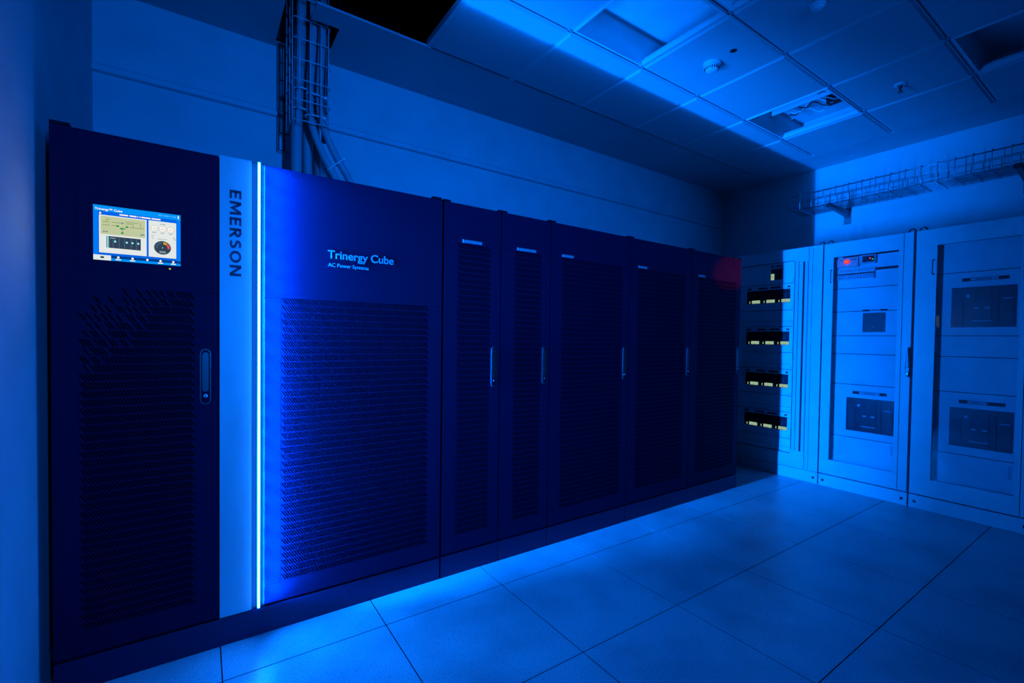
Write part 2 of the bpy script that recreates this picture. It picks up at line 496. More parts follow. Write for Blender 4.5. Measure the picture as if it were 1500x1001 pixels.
# ---- the large cabinet with display, aluminium fascia and light strip
X0, X1 = -0.421, 1.016
ups = thing('power_cabinet', 'wide black double-door cabinet with lit touchscreen and bright vertical blue light strip', 'cabinet', ((X0 + X1) / 2, F + 0.45, 0))
carcass(ups, X0, X1)
plinth(ups, X0, X1)
R32 = list(range(0, 33))
MASK = {
    0: [12, 16, 19, 21, 23, 25, 26] + R32[28:], 1: [4, 8, 12, 14, 16, 18, 20, 21, 23, 24] + R32[26:],
    2: [3, 5, 7, 10, 11, 13, 15, 17, 18] + R32[20:], 3: [0, 2, 4, 6, 8, 10, 13, 14, 16, 17] + R32[19:],
    4: [2, 4, 7, 8, 10, 11, 12, 13, 15, 16] + R32[18:], 5: [1, 3, 4, 6, 8, 9, 10, 11, 12] + R32[14:],
    6: [0, 1, 2, 4, 5, 6, 8, 9, 11, 12] + R32[14:], 7: [1, 3, 4, 5, 6] + R32[8:], 8: [0, 1, 3, 4] + R32[6:], 9: [1] + R32[3:],
}
dl = add_door(ups, X0, 0.0545, 0.122, 1.953, -0.353, 1.412, 33, 40, mask=MASK)
dr = add_door(ups, 0.216, X1 - 0.002, 0.122, 1.953, 0.277, 1.411, 68, 40)
for a, b in ((X0, X0 + 0.05), (X1 - 0.052, X1 - 0.004)):
    MB().box(a, b, F + 0.004, F + 0.07, 1.955, 1.966).build('corner_cap', 'body', ups)
add_handle(ups, 0.0115, 1.089, 0.018, 0.108, -0.074)
# aluminium fascia, slightly proud of the doors, with the channel of the strip
fa = MB().box(0.0575, 0.168, F - 0.003, F + 0.02, 0.118, 1.958).build('fascia', 'silver', ups, bevel=0.001)
fa['label'] = 'bright brushed aluminium strip with vertical lettering'
def ribbon(mb, pts, t, put2, closed=False):
    P = [Vector(p) for p in pts]; n = len(P); L, R_ = [], []
    for i in range(n):
        a = P[i] - P[i - 1] if (i > 0 or closed) else P[1] - P[0]
        b = P[(i + 1) % n] - P[i] if (i < n - 1 or closed) else P[-1] - P[-2]
        na = Vector((-a.y, a.x)).normalized(); nb = Vector((-b.y, b.x)).normalized()
        m_ = (na + nb).normalized(); m_ = m_ * (t / 2 / max(0.45, m_.dot(na)))
        L.append(P[i] + m_); R_.append(P[i] - m_)
    for i in range(n if closed else n - 1):
        j = (i + 1) % n
        mb.quad_prism([put2(q) for q in (L[i], L[j], R_[j], R_[i])], 1, F - 0.0038, F - 0.003)
def block_word(parent):
    # bold capitals on a unit-high grid, read downwards along the fascia
    arcp = lambda cx, cy, rx, ry, a0, a1, n=14: [(cx + rx * math.cos(math.radians(a0 + (a1 - a0) * k / n)), cy + ry * math.sin(math.radians(a0 + (a1 - a0) * k / n))) for k in range(n + 1)]
    T_ = 0.19
    G = {
        'E': (0.60, [[(0.095, 0), (0.095, 1)], [(0.1, 0.905), (0.58, 0.905)], [(0.1, 0.515), (0.53, 0.515)], [(0.1, 0.095), (0.60, 0.095)]]),
        'M': (0.98, [[(0.10, 0), (0.14, 1)], [(0.19, 0.93), (0.49, 0.22), (0.79, 0.93)], [(0.84, 1), (0.88, 0)]]),
        'R': (0.68, [[(0.095, 0), (0.095, 1)], [(0.1, 0.905), (0.33, 0.905)] + arcp(0.33, 0.70, 0.20, 0.205, 90, -90) + [(0.1, 0.495)], [(0.30, 0.49), (0.60, 0.0)]]),
        'S': (0.58, [arcp(0.32, 0.70, 0.22, 0.205, 35, 200, 12) + arcp(0.27, 0.30, 0.22, 0.205, 60, -150, 14)]),
        'O': (0.86, [arcp(0.43, 0.5, 0.335, 0.405, 0, 345, 23)]),
        'N': (0.78, [[(0.095, 0), (0.095, 1)], [(0.13, 0.95), (0.65, 0.05)], [(0.685, 0), (0.685, 1)]]),
    }
    gap = 0.16; total = sum(G[c_][0] for c_ in 'EMERSON') + gap * 6
    sz = 0.341 / total; x = 0
    for c_ in 'EMERSON':
        mb = MB(); wd, strokes = G[c_]
        for st_ in strokes:
            ribbon(mb, st_, T_, lambda q: (0.0915 + 0.040 * q.y, 1.829 - (x + q.x) * sz), closed=(c_ == 'O'))
        mb.build('letter', 'ink', parent)
        x += wd + gap
block_word(fa)
ch = MB(); ch.quad_prism([(0.168, F - 0.003), (0.186, F + 0.008), (0.205, F + 0.008), (0.2145, F + 0.0), (0.2145, F + 0.02), (0.168, F + 0.02)], 2, 0.118, 1.958)
ch.build('strip_channel', 'channel', ups)
ROD = (0.1935, F - 0.0085)
led = MB().tube([(ROD[0], ROD[1], 0.122), (ROD[0], ROD[1], 1.955)], 0.0048, 12).build('light_strip', 'led', ups)
MB().tube([(ROD[0], ROD[1] - 0.0030, 0.124), (ROD[0], ROD[1] - 0.0030, 1.952)], 0.0030, 10).build('strip_core', 'core', led)
led['label'] = 'glowing white-blue light tube'
for bw, bs, bp, ns, by in BEAMS:
    bl = bpy.data.lights.new('strip_beam', 'AREA'); bl.shape = 'RECTANGLE'; bl.size = 0.012; bl.size_y = 1.82 if ns == 1 else 0.085
    bl.energy = bw / ns; bl.color = BLUE; bl.spread = math.radians(bs)
    d_ = Vector((math.cos(math.radians(bp)) * math.cos(math.radians(by)), -math.cos(math.radians(bp)) * math.sin(math.radians(by)), math.sin(math.radians(bp))))
    _z = -d_; _x = Vector((0, 1, 0)); _x = (_x - _z * _x.dot(_z)).normalized(); _y = _z.cross(_x)
    for k in range(ns):
        bo = bpy.data.objects.new('strip_beam', bl); COL.objects.link(bo)
        bo.location = (ROD[0] + (0.009 if ns == 1 else 0.030 if by < 90 else -0.008), F - (0.007 if by < 90 else 0.024), 1.038 if ns == 1 else 0.128 + 1.82 * (k + 0.5) / ns)
        bo.rotation_euler = Matrix((_x, _y, _z)).transposed().to_euler()
MB().box(0.2055, 0.2145, F + 0.0015, F + 0.008, 0.12, 1.955).build('strip_lens', 'lens', ups, bevel=0.001)
text_mesh('door_lettering', 'Trinergy Cube', 0.461, 0.760, 1.600, F, 'print', dr, bold=0.011)
text_mesh('door_small_lettering', 'AC Power Systems', 0.463, 0.641, 1.563, F, 'print', dr, bold=0.001)
# bezel and display
bz = MB()
bz.frame(-0.356, -0.021, 1.475, 1.735, -0.312, -0.066, 1.510, 1.7015, F - 0.0025, F + 0.001)
disp = bz.build('display_bezel', 'door', ups, bevel=0.0012)
SX0, SX1, SZ0, SZ1 = -0.312, -0.066, 1.510, 1.7015
def su(u): return SX0 + u * (SX1 - SX0)
def sv(v): return SZ1 - v * (SZ1 - SZ0)
def ui(name, m, u0, u1, v0, v1, layer):
    y = F - 0.0004 * layer
    return MB().box(su(u0), su(u1), y - 0.0003, y, sv(v1), sv(v0)).build(name, m, disp)
def dot(name, m, u, v, r, layer, n=18, ry=None):
    y = F - 0.0004 * layer
    ry = ry or r
    return MB().quad_prism([(su(u) + r * math.cos(2 * math.pi * k / n), sv(v) + ry * math.sin(2 * math.pi * k / n)) for k in range(n)], 1, y - 0.0003, y).build(name, m, disp)
def arc(name, m, u, v, r0, r1, a0, a1, layer):
    y = F - 0.0004 * layer; n = 8
    A = [math.radians(a0 + (a1 - a0) * k / n) for k in range(n + 1)]
    mb = MB()
    for k in range(n):
        mb.quad_prism([(su(u) + r * math.cos(a), sv(v) + r * math.sin(a)) for r, a in ((r0, A[k]), (r1, A[k]), (r1, A[k + 1]), (r0, A[k + 1]))], 1, y - 0.0003, y)
    return mb.build(name, m, disp)
ui('screen', 's_blue', 0, 1, 0, 1, 0)
ui('screen_header', 's_head', 0, 1, 0, 0.105, 1)
ui('screen_edge', 's_side', 0, 0.05, 0.105, 0.90, 1)
ui('screen_edge', 's_side', 0.955, 1, 0.105, 0.90, 1)
ui('screen_footer', 's_dark', 0.19, 1, 0.905, 0.955, 1)
ui('screen_footer_stripe', 's_head', 0.19, 1, 0.955, 1, 1)
text_mesh('screen_title', 'Trinergy\u2122 Cube', su(0.018), su(0.318), sv(0.088), F - 0.0008, 's_text', disp, depth=0.0003, bold=0.02)
ui('home_icon', 's_text', 0.066, 0.085, 0.125, 0.160, 1)
x = 0.285
for wd in (0.105, 0.006, 0.088, 0.02, 0.006, 0.02, 0.115, 0.004, 0.115):
    if wd > 0.01: ui('status_text', 's_text', x, x + wd - 0.008, 0.122, 0.146, 1)
    x += wd
for k, (a, b) in enumerate(((0.73, 0.77), (0.785, 0.80), (0.81, 0.86), (0.875, 0.89), (0.905, 0.945))):
    ui('clock_text', 's_dim', a, b, 0.04, 0.058, 2)
ui('alert_icon', 's_text', 0.965, 0.978, 0.02, 0.078, 2)
ui('diagram_panel', 's_white', 0.062, 0.592, 0.172, 0.862, 1)
ui('diagram_area', 's_olive', 0.080, 0.575, 0.190, 0.520, 2)
for a, b, v in ((0.10, 0.18, 0.285), (0.20, 0.31, 0.285), (0.14, 0.185, 0.235), (0.10, 0.185, 0.345), (0.20, 0.26, 0.345), (0.35, 0.50, 0.255), (0.395, 0.56, 0.345), (0.36, 0.44, 0.285)):
    ui('diagram_line', 's_line', a, b, v, v + 0.010, 3)
for u, a, b in ((0.14, 0.235, 0.29), (0.52, 0.255, 0.345), (0.438, 0.285, 0.345), (0.315, 0.36, 0.45)):
    ui('diagram_line', 's_line', u, u + 0.006, a, b, 3)
for u, v, m in ((0.265, 0.350, 's_green'), (0.368, 0.350, 's_green'), (0.305, 0.392, 's_green'), (0.316, 0.470, 's_green'), (0.318, 0.290, 's_grey'), (0.336, 0.388, 's_grey')):
    dot('diagram_node', m, u, v, 0.0042, 4, ry=0.0028)
for u, v in ((0.115, 0.475), (0.145, 0.470), (0.53, 0.470), (0.555, 0.465)):
    dot('diagram_symbol', 's_grey', u, v, 0.003, 4)
ui('rack_picture', 's_slate', 0.142, 0.524, 0.550, 0.765, 2)
for a, b in ((0.17, 0.205), (0.21, 0.27), (0.275, 0.325), (0.335, 0.40), (0.41, 0.46), (0.47, 0.518)):
    ui('rack_bay', 's_slate2', a, a + 0.012, 0.565, 0.755, 3)
ui('rack_strip', 's_cyan', 0.150, 0.164, 0.550, 0.765, 3)
ui('rack_caption', 's_grey', 0.18, 0.245, 0.572, 0.592, 3)
for u in (0.237, 0.366, 0.43, 0.495):
    dot('rack_lamp', 's_cyan', u, 0.64, 0.0030, 4, ry=0.0036)
ui('gauge_panel', 's_white', 0.615, 0.946, 0.168, 0.862, 1)
for u in (0.680, 0.780, 0.878):
    dot('gauge_rim', 's_grey', u, 0.312, 0.0108, 2)
    dot('gauge_face', 's_text', u, 0.312, 0.0100, 3)
    dot('gauge_mark', 's_red', u - 0.024, 0.32, 0.0011, 4, 8); dot('gauge_mark', 's_red', u + 0.024, 0.32, 0.0011, 4, 8)
    ui('gauge_mark', 's_grey', u - 0.003, u + 0.003, 0.295, 0.335, 4)
    ui('gauge_caption', 's_grey', u - 0.022, u + 0.022, 0.385, 0.396, 2)
ui('gauge_caption', 's_grey', 0.75, 0.815, 0.215, 0.226, 2)
ui('gauge_caption', 's_grey', 0.72, 0.835, 0.505, 0.512, 2)
for u, v in ((0.645, 0.46), (0.662, 0.445), (0.652, 0.495), (0.905, 0.455), (0.915, 0.475), (0.922, 0.495)):
    ui('gauge_mark', 's_grey', u, u + 0.02, v, v + 0.008, 2)
dot('dial_rim', 's_grey', 0.780, 0.672, 0.0255, 2, 32)
dot('dial_face', 's_slate', 0.780, 0.672, 0.0240, 3, 32)
arc('dial_ring', 's_slate2', 0.780, 0.672, 0.0150, 0.0200, 95, 190, 4)
arc('dial_yellow', 's_yel', 0.780, 0.672, 0.0140, 0.0215, 48, 82, 4)
arc('dial_red', 's_red', 0.780, 0.672, 0.0150, 0.0215, -8, 44, 4)
dot('dial_hub', 's_cyan', 0.780, 0.672, 0.0016, 4, 10)
ui('dial_caption', 's_grey', 0.742, 0.818, 0.735, 0.775, 4)
ui('footer_tab', 's_white', 0, 0.19, 0.905, 1.0, 1)
ui('tab_icon', 's_slate', 0.075, 0.115, 0.930, 0.965, 2)
for u in (0.27, 0.43, 0.60, 0.755, 0.91):
    ui('footer_icon', 's_text', u - 0.012, u + 0.012, 0.912, 0.950, 2)
    if u != 0.60: ui('footer_caption', 's_text', u - 0.03, u + 0.03, 0.962, 0.980, 2)
yl = MB().lathe((-0.0985, F - 0.0025, 1.497), [(0.0028, 0.001), (0.0028, -0.0015), (0.0015, -0.0022)], 12, axis=1).build('status_lamp', 'yellow_led', disp)
yl['label'] = 'tiny yellow status lamp'
# light thrown by the display itself
ld = bpy.data.lights.new('display_glow', 'SPOT'); ld.energy = SCREEN_W; ld.color = (0.8, 1.0, 0.75); ld.spot_size = math.radians(175); ld.spot_blend = 1.0; ld.shadow_soft_size = 0.0
lo = bpy.data.objects.new('display_glow', ld); COL.objects.link(lo); lo.location = (su(0.5), F - 0.01, sv(0.5)); lo.rotation_euler = (math.radians(90), 0, 0)
lo.rotation_euler = Vector((-0.25, -1, 0)).to_track_quat('-Z', 'Y').to_euler()

# ---- the five cabinets that follow
ROW = [
    (1.022, 1.3705, 1.103, 20, 1.329, (1.131, 1.247), 'narrow black slotted cabinet next to the wide display cabinet'),
    (1.3715, 1.7215, 1.463, 19, 1.682, (1.479, 1.610), 'second narrow black slotted cabinet from the display cabinet'),
    (1.7225, 2.4115, 1.812, 54, 2.369, (1.812, 1.900), 'wide black louvred cabinet beside the two narrow ones'),
    (2.4125, 3.0995, 2.492, 54, 3.070, (2.495, 2.587), 'wide black louvred cabinet in the middle of three alike'),
    (3.1005, 3.790, 3.188, 54, 3.758, (3.188, 3.276), 'last black louvred cabinet of the row, nearest the breaker panel, catching a red glow'),
]
for x0, x1, gx, cols, hx, (p0, p1), lab in ROW:
    r = thing('power_cabinet', lab, 'cabinet', ((x0 + x1) / 2, F + 0.45, 0), 'black cabinets in the row')
    carcass(r, x0, x1); plinth(r, x0, x1)
    d = add_door(r, x0 + 0.002, x1 - 0.002, 0.122, 1.953, gx, 1.748, cols, 51)
    for a, b in ((x0 + 0.001, x0 + 0.04), (x1 - 0.014, x1 - 0.001)):
        MB().box(a, b, F + 0.004, F + 0.07, 1.955, 1.964).build('corner_cap', 'body', r)
    add_handle(r, hx, 1.096)
    pt = MB().box(p0, p1, F - 0.0015, F, 1.755, 1.770).build('label_plate', 'plate', d)
    pt['label'] = 'small pale label plate'
    if x0 > 3.05:
        MB().tube([(x1 - 0.03, F + 0.05, 1.955), (x1 - 0.03, F + 0.05, 1.985), (x1 - 0.03, F + 0.05, 1.995)], 0.008, 8).build('lifting_bolt', 'handle', r)

# ------------------------------------------------------------------ grey switchboards along the end wall
XE = 4.493
XI = 4.57
TOP = 2.115
BACKX = 5.10
def board_shell(root, y0, y1, iy0, iy1, iz0=0.215, iz1=2.0):
    b = MB()
    b.box(XI + 0.02, BACKX, y0 + 0.001, y1 - 0.001, 0.105, TOP - 0.002)
    b.frame(y0 + 0.001, y1 - 0.001, 0.105, TOP - 0.002, iy0 - 0.0, iy1 + 0.0, iz0 - 0.0, iz1 + 0.0, XE + 0.022, XI + 0.02, axis=0)
    b.build('body', 'grey', root)
    MB().box(XE + 0.006, BACKX, y0 + 0.001, y1 - 0.001, 0.0, 0.1).build('plinth', 'grey', root, bevel=0.001)
    MB().box(XI + 0.0165, XI + 0.0195, y0 + 0.031, y1 - 0.031, 0.216, 1.999).build('seam_backing', 'recess', root)  # dark sheet added behind the covers so their seams look shaded
    for yy in (y0 + 0.035, y1 - 0.035):
        MB().lathe((XE + 0.006, yy, 0.05), [(0.011, 0.0), (0.011, -0.004), (0.005, -0.006)], 12, axis=0).build('plinth_screw', 'handle', root)
    for yy in (y0 + 0.03, y1 - 0.03):
        a = [math.pi * k / 10 for k in range(11)]
        MB().tube([(XE + 0.06, yy + 0.022 * math.cos(q), TOP - 0.003 + 0.034 * math.sin(q)) for q in a], 0.006, 8).build('lifting_eye', 'handle', root)

def cover(root, y0, y1, z0, z1, win=None, x=XI, name='cover_panel'):
    """a blank cover plate, or one with a window cut in it"""
    mb = MB(); g = 0.0026
    if win is None:
        mb.box(x, x + 0.015, y0, y1, z0 + g, z1 - g)
    else:
        wy0, wy1, wz0, wz1 = win
        mb.frame(y0, y1, z0 + g, z1 - g, wy0, wy1, wz0, wz1, x, x + 0.015, axis=0)
    return mb.build(name, 'panel', root, bevel=0.0008)

def strip_label(root, y0, y1, z, hz=0.012, x=XI, pale=(0.3, 0.7)):
    o = MB().box(x - 0.003, x, y0, y1, z - hz, z + hz).build('label_holder', 'recess', root)
    a, b = y1 - (y1 - y0) * pale[0], y1 - (y1 - y0) * pale[1]
    MB().box(x - 0.0038, x - 0.003, b, a, z - hz * 0.75, z + hz * 0.75).build('label_card', 'plate', o)
    mb = MB(); n = 7
    for k in range(n):
        yy = a - (a - b) * (0.22 + 0.56 * k / n)
        mb.box(x - 0.0042, x - 0.0038, yy - 0.56 * (a - b) / n * 0.7, yy, z - hz * 0.3, z + hz * 0.3)
    p = mb.build('label_print', 'ink', o); p['kind'] = 'stuff'
    return o

def big_breaker(root, y0, y1, z0, z1, x=XI):
    """moulded air circuit breaker behind its cut-out"""
    W, H = y1 - y0, z1 - z0
    Y = lambda u: y1 - u * W      # u runs to the right of the picture
    Z = lambda v: z1 - v * H
    o = MB().box(x + 0.004, x + 0.019, y0, y1, z0, z1).build('breaker', 'breaker', root)
    def b(nm, m, u0, u1, v0, v1, d=0.004):
        return MB().box(x + 0.004 - d, x + 0.0045, Y(u1), Y(u0), Z(v1), Z(v0)).build(nm, m, o, bevel=0.0006)
    b('breaker_side', 'breaker2', 0.04, 0.19, 0.30, 0.92)
    b('breaker_face', 'breaker', 0.22, 0.63, 0.10, 0.93)
    b('breaker_slot', 'black', 0.66, 0.74, 0.12, 0.95, 0.006)
    b('breaker_unit', 'breaker2', 0.78, 0.97, 0.30, 0.95)
    b('breaker_unit_screen', 'black', 0.81, 0.95, 0.38, 0.62, 0.006)
    b('breaker_button', 'plate', 0.36, 0.435, 0.505, 0.545, 0.008)
    b('breaker_button', 'plate', 0.53, 0.61, 0.505, 0.545, 0.008)
    b('breaker_rail', 'plate', 0.33, 0.645, 0.825, 0.85, 0.008)
    b('breaker_rail', 'plate', 0.79, 0.95, 0.30, 0.322, 0.007)
    for u, v in ((0.38, 0.2), (0.45, 0.2), (0.38, 0.36), (0.55, 0.36)):
        b('breaker_symbol', 'black', u - 0.03, u + 0.02, v - 0.04, v + 0.04, 0.006)
    MB().lathe((x + 0.002, Y(0.27), Z(0.22)), [(0.013, 0.003), (0.013, -0.004), (0.009, -0.007)], 14, axis=0).build('breaker_knob', 'plate', o)
    return o

# ---- open-front breaker panel
A0, A1 = 1.822, 2.62
pa = thing('breaker_panel', 'open-front grey breaker panel with rows of pale green tags, half in shadow', 'switchboard', (XE + 0.3, (A0 + A1) / 2, 0))
XA = XE + 0.018
b = MB()
b.box(XA + 0.05, BACKX, A0 + 0.001, A1, 0.105, TOP - 0.002)
b.frame(A0 + 0.001, A1, 0.105, TOP - 0.002, 2.055, A1 - 0.03, 0.225, 2.005, XE + 0.002, XA + 0.05, axis=0)
b.build('body', 'grey', pa)
MB().box(XE + 0.006, BACKX, A0 + 0.001, A1, 0.0, 0.1).build('plinth', 'grey', pa, bevel=0.001)
MB().lathe((XE + 0.006, A0 + 0.035, 0.05), [(0.011, 0.0), (0.011, -0.004), (0.005, -0.006)], 12, axis=0).build('plinth_screw', 'handle', pa)
for y0, y1, pz0, pz1 in ((1.965, 1.978, 0.26, 1.985), (2.012, 2.018, 0.26, 1.99), (2.046, 2.052, 0.26, 1.995), (1.932, 1.936, 0.11, 2.10), (1.900, 1.903, 0.11, 2.10)):
    MB().box(XE + 0.0008, XE + 0.0022, y0, y1, pz0, pz1).build('frame_groove', 'recess', pa)
for y0, y1 in ((1.979, 2.011), (1.940, 1.962)):
    MB().box(XE - 0.004, XE + 0.002, y0, y1, 0.262, 1.985).build('frame_rail', 'grey', pa, bevel=0.001)
a_ = [math.pi * k / 10 for k in range(11)]
MB().tube([(XE + 0.06, A0 + 0.03 + 0.022 * math.cos(q), TOP - 0.003 + 0.034 * math.sin(q)) for q in a_], 0.006, 8).build('lifting_eye', 'handle', pa)
PY0, PY1 = 2.056, A1 - 0.032
rows = [(1.805, 2.003, 'one'), (1.556, 1.805, 3), (1.402, 1.556, None), (1.157, 1.402, 3), (1.0, 1.157, None), (0.755, 1.0, 3), (0.600, 0.755, None), (0.355, 0.600, 3), (0.228, 0.355, None)]
for z0, z1, k in rows:
    if k is None:
        cp = cover(pa, PY0, PY1, z0, z1, x=XA)
        MB().box(XA - 0.0006, XA + 0.001, PY0, PY1, z0 + 0.048, z0 + 0.0505).build('cover_seam', 'recess', cp)
    elif k == 'one':
        cp = cover(pa, PY0, PY1, z0, z1, win=(2.166, 2.274, 1.846, 1.952), x=XA)
        MB().box(XA + 0.010, XA + 0.025, 2.166, 2.274, 1.846, 1.952).build('breaker', 'breaker', pa)
        for y0, y1 in ((2.17, 2.20), (2.205, 2.235), (2.245, 2.272)):
            MB().box(XA - 0.002, XA, y0, y1, 1.966, 1.980).build('label_holder', 'recess', cp)
        MB().box(XA + 0.002, XA + 0.0105, 2.247, 2.276, 1.842, 1.905).build('breaker_tag', 'tag', pa)
        MB().box(XA + 0.001, XA + 0.002, 2.255, 2.266, 1.868, 1.882).build('breaker_tag_code', 'tag_orange', pa)
    else:
        wz0, wz1 = z0 + 0.072, z0 + 0.198
        cp = cover(pa, PY0, PY1, z0, z1, win=(2.093, 2.508, wz0, wz1), x=XA)
        MB().box(XA + 0.012, XA + 0.03, 2.093, 2.508, wz0, wz1).build('breaker_row', 'recess', pa)
        for y0, y1 in ((2.455, 2.50), (2.305, 2.39), (2.185, 2.275), (2.095, 2.118)):
            MB().box(XA - 0.002, XA, y0, y1, wz1 + 0.012, wz1 + 0.027).build('label_holder', 'recess', cp)
        for q, yc in enumerate((2.415, 2.275, 2.135)):
            br = MB().box(XA + 0.004, XA + 0.0125, yc - 0.034, yc + 0.045, wz0 + 0.012, wz1 - 0.012).build('breaker', 'breaker', pa, bevel=0.001)
            w0 = max(yc - 0.042, 2.095)
            MB().box(XA - 0.001, XA + 0.0042, w0, yc + 0.036, wz0 + 0.003, wz0 + 0.032).build('breaker_tag', 'tag', br, bevel=0.003)
            MB().box(XA - 0.0016, XA - 0.001, yc - 0.008, yc + 0.014, wz0 + 0.005, wz0 + 0.011).build('breaker_tag_code', 'tag_orange', br)
            MB().box(XA - 0.0016, XA - 0.001, yc - 0.014, yc + 0.022, wz0 + 0.019, wz0 + 0.027).build('breaker_tag_print', 'tag_white', br)
            MB().box(XA + 0.001, XA + 0.0042, yc + 0.056, yc + 0.062, wz0 + 0.006, wz0 + 0.026).build('breaker_mark', 'tag_white', br)
            MB().box(XA - 0.001, XA + 0.0042, yc - 0.008, yc + 0.012, wz0 + 0.05, wz0 + 0.085).build('breaker_toggle', 'breaker2', br, bevel=0.001)
    if z0 > 0.3:
        for yy in (PY0 + 0.014, PY1 - 0.014):
            MB().lathe((XA, yy, z0 + 0.024), [(0.006, 0.0), (0.006, -0.004), (0.003, -0.005)], 10, axis=0).build('cover_screw', 'plate', pa)

# ---- the two glazed switchboards
def glazed(name, lab, y0, y1, gy0, gy1, seams, handle):
    r = thing(name, lab, 'switchboard', (XE + 0.3, (y0 + y1) / 2, 0), 'glazed grey switchboards')
    board_shell(r, y0, y1, y0 + 0.03, y1 - 0.03)
    d = MB()
    gz0, gz1 = 0.235, 1.992
    d.frame(y0 + 0.004, y1 - 0.004, 0.112, TOP - 0.004, gy0, gy1, gz0, gz1, XE, XE + 0.021, axis=0)
    dr = d.build('door', 'grey', r, bevel=0.0015)
    s = MB().frame(gy0 - 0.006, gy1 + 0.006, gz0 - 0.006, gz1 + 0.006, gy0 + 0.004, gy1 - 0.004, gz0 + 0.004, gz1 - 0.004, XE - 0.002, XE + 0.004, axis=0)
    s.build('glazing_bead', 'grey', dr)
    g = MB().box(XE + 0.008, XE + 0.011, gy0 - 0.004, gy1 + 0.004, gz0 - 0.004, gz1 + 0.004).build('door_glass', 'glass', dr)
    g['label'] = 'clear glass pane'
    MB().box(XE - 0.0006, XE + 0.001, gy0 - 0.028, gy0 - 0.024, 0.112, TOP - 0.006).build('door_fold', 'recess', dr)
    return r, dr

B0, B1 = 1.196, 1.816
rb, db = glazed('switchboard_cabinet', 'grey switchboard with glass door, glowing orange lamp behind the glass', B0, B1, 1.285, 1.742, None, True)
IY0, IY1 = 1.235, 1.776
zs = [0.216, 0.451, 0.902, 1.161, 1.316, 1.522, 1.720, 1.860, 2.0]
wins = {(0.451, 0.902): (1.310, 1.642, 0.510, 0.791), (1.316, 1.522): (1.385, 1.541, 1.346, 1.510 - 0.004)}
for a, b in zip(zs, zs[1:]):
    cover(rb, IY0, IY1, a, b, win=wins.get((a, b)))
big_breaker(rb, 1.310, 1.642, 0.510, 0.791)
strip_label(rb, 1.362, 1.598, 0.836, pale=(0.2, 0.8))
mb = MB().box(XI + 0.004, XI + 0.018, 1.385, 1.541, 1.346, 1.506).build('meter', 'black', rb)
MB().box(XI + 0.002, XI + 0.0045, 1.398, 1.470, 1.40, 1.485).build('meter_screen', 'breaker2', mb)
MB().box(XI + 0.001, XI + 0.0045, 1.405, 1.455, 1.418, 1.424).build('meter_line', 'breaker', mb)
dmt = MB().lathe((XI + 0.004, 1.470, 1.392), [(0.0045, 0.001), (0.0045, -0.003), (0.002, -0.004)], 10, axis=0).build('meter_button', 'plate', mb)
strip_label(rb, 1.372, 1.545, 1.5265, 0.007, pale=(0.3, 0.72))
# relays, terminals and indicator lamps at the top of the glazed cabinet
MB().box(XI - 0.004, XI, 1.29, 1.70, 1.985, 1.998).build('cable_slot', 'recess', rb)
rel = MB().box(XI - 0.03, XI, 1.575, 1.73, 1.900, 1.972).build('relay_block', 'plate', rb, bevel=0.001)
rel2 = MB().box(XI - 0.03, XI, 1.455, 1.568, 1.915, 1.985).build('relay_block', 'plate', rb, bevel=0.001)
MB().box(XI - 0.031, XI - 0.0295, 1.462, 1.545, 1.925, 1.975).build('relay_screen', 'breaker', rel2)
MB().lathe((XI - 0.031, 1.492, 1.955), [(0.006, 0.001), (0.006, -0.002)], 10, axis=0).build('red_lamp', 'redglow', rel2)
MB().lathe((XI - 0.031, 1.474, 1.945), [(0.006, 0.001), (0.006, -0.002)], 10, axis=0).build('green_lamp', 'green_led', rel2)
for yy in (1.70, 1.625, 1.60):
    MB().box(XI - 0.031, XI - 0.0295, yy - 0.012, yy + 0.004, 1.955, 1.962).build('relay_mark', 'recess', rel)
il = MB().lathe((XI - 0.03, 1.655, 1.945), [(0.021, 0.001), (0.021, -0.006), (0.014, -0.010)], 18, axis=0).build('indicator_lamp', 'redglow', rb)
il['label'] = 'glowing orange-red indicator lamp'
MB().lathe((XI - 0.039, 1.655, 1.945), [(0.012, 0.001), (0.011, -0.003), (0.005, -0.004)], 16, axis=0).build('lamp_core', 'red', il)
MB().box(XI - 0.006, XI, 1.29, 1.47, 1.862, 1.876).build('cable_slot', 'recess', rb)
tb = MB().box(XI - 0.012, XI, 1.462, 1.735, 1.790, 1.888).build('terminal_strip', 'panel', rb)
tt = MB()
for k in range(18):
    yy = 1.470 + k * 0.0146
    tt.box(XI - 0.016, XI - 0.012, yy, yy + 0.011, 1.858, 1.880)
MB().box(XI - 0.0135, XI - 0.012, 1.465, 1.732, 1.836, 1.846).build('terminal_gap', 'recess', tb)
MB().box(XI - 0.0135, XI - 0.012, 1.462, 1.467, 1.795, 1.85).build('terminal_end', 'recess', tb)
for k in range(12):
    yy = 1.472 + k * 0.0216
    MB().box(XI - 0.020, XI - 0.012, yy, yy + 0.019, 1.797, 1.834).build('terminal', 'plate', tb)
o = tt.build('terminal_screws', 'plate', tb); o['kind'] = 'stuff'
MB().frame(1.735, 1.760, 1.77, 1.885, 1.741, 1.754, 1.78, 1.875, XE - 0.0015, XE + 0.0006, axis=0).build('hinge', 'recess', db)
MB().box(XI - 0.001, XI, 1.312, 1.330, 0.35, 0.43).build('paper_tag', 'plate', rb)
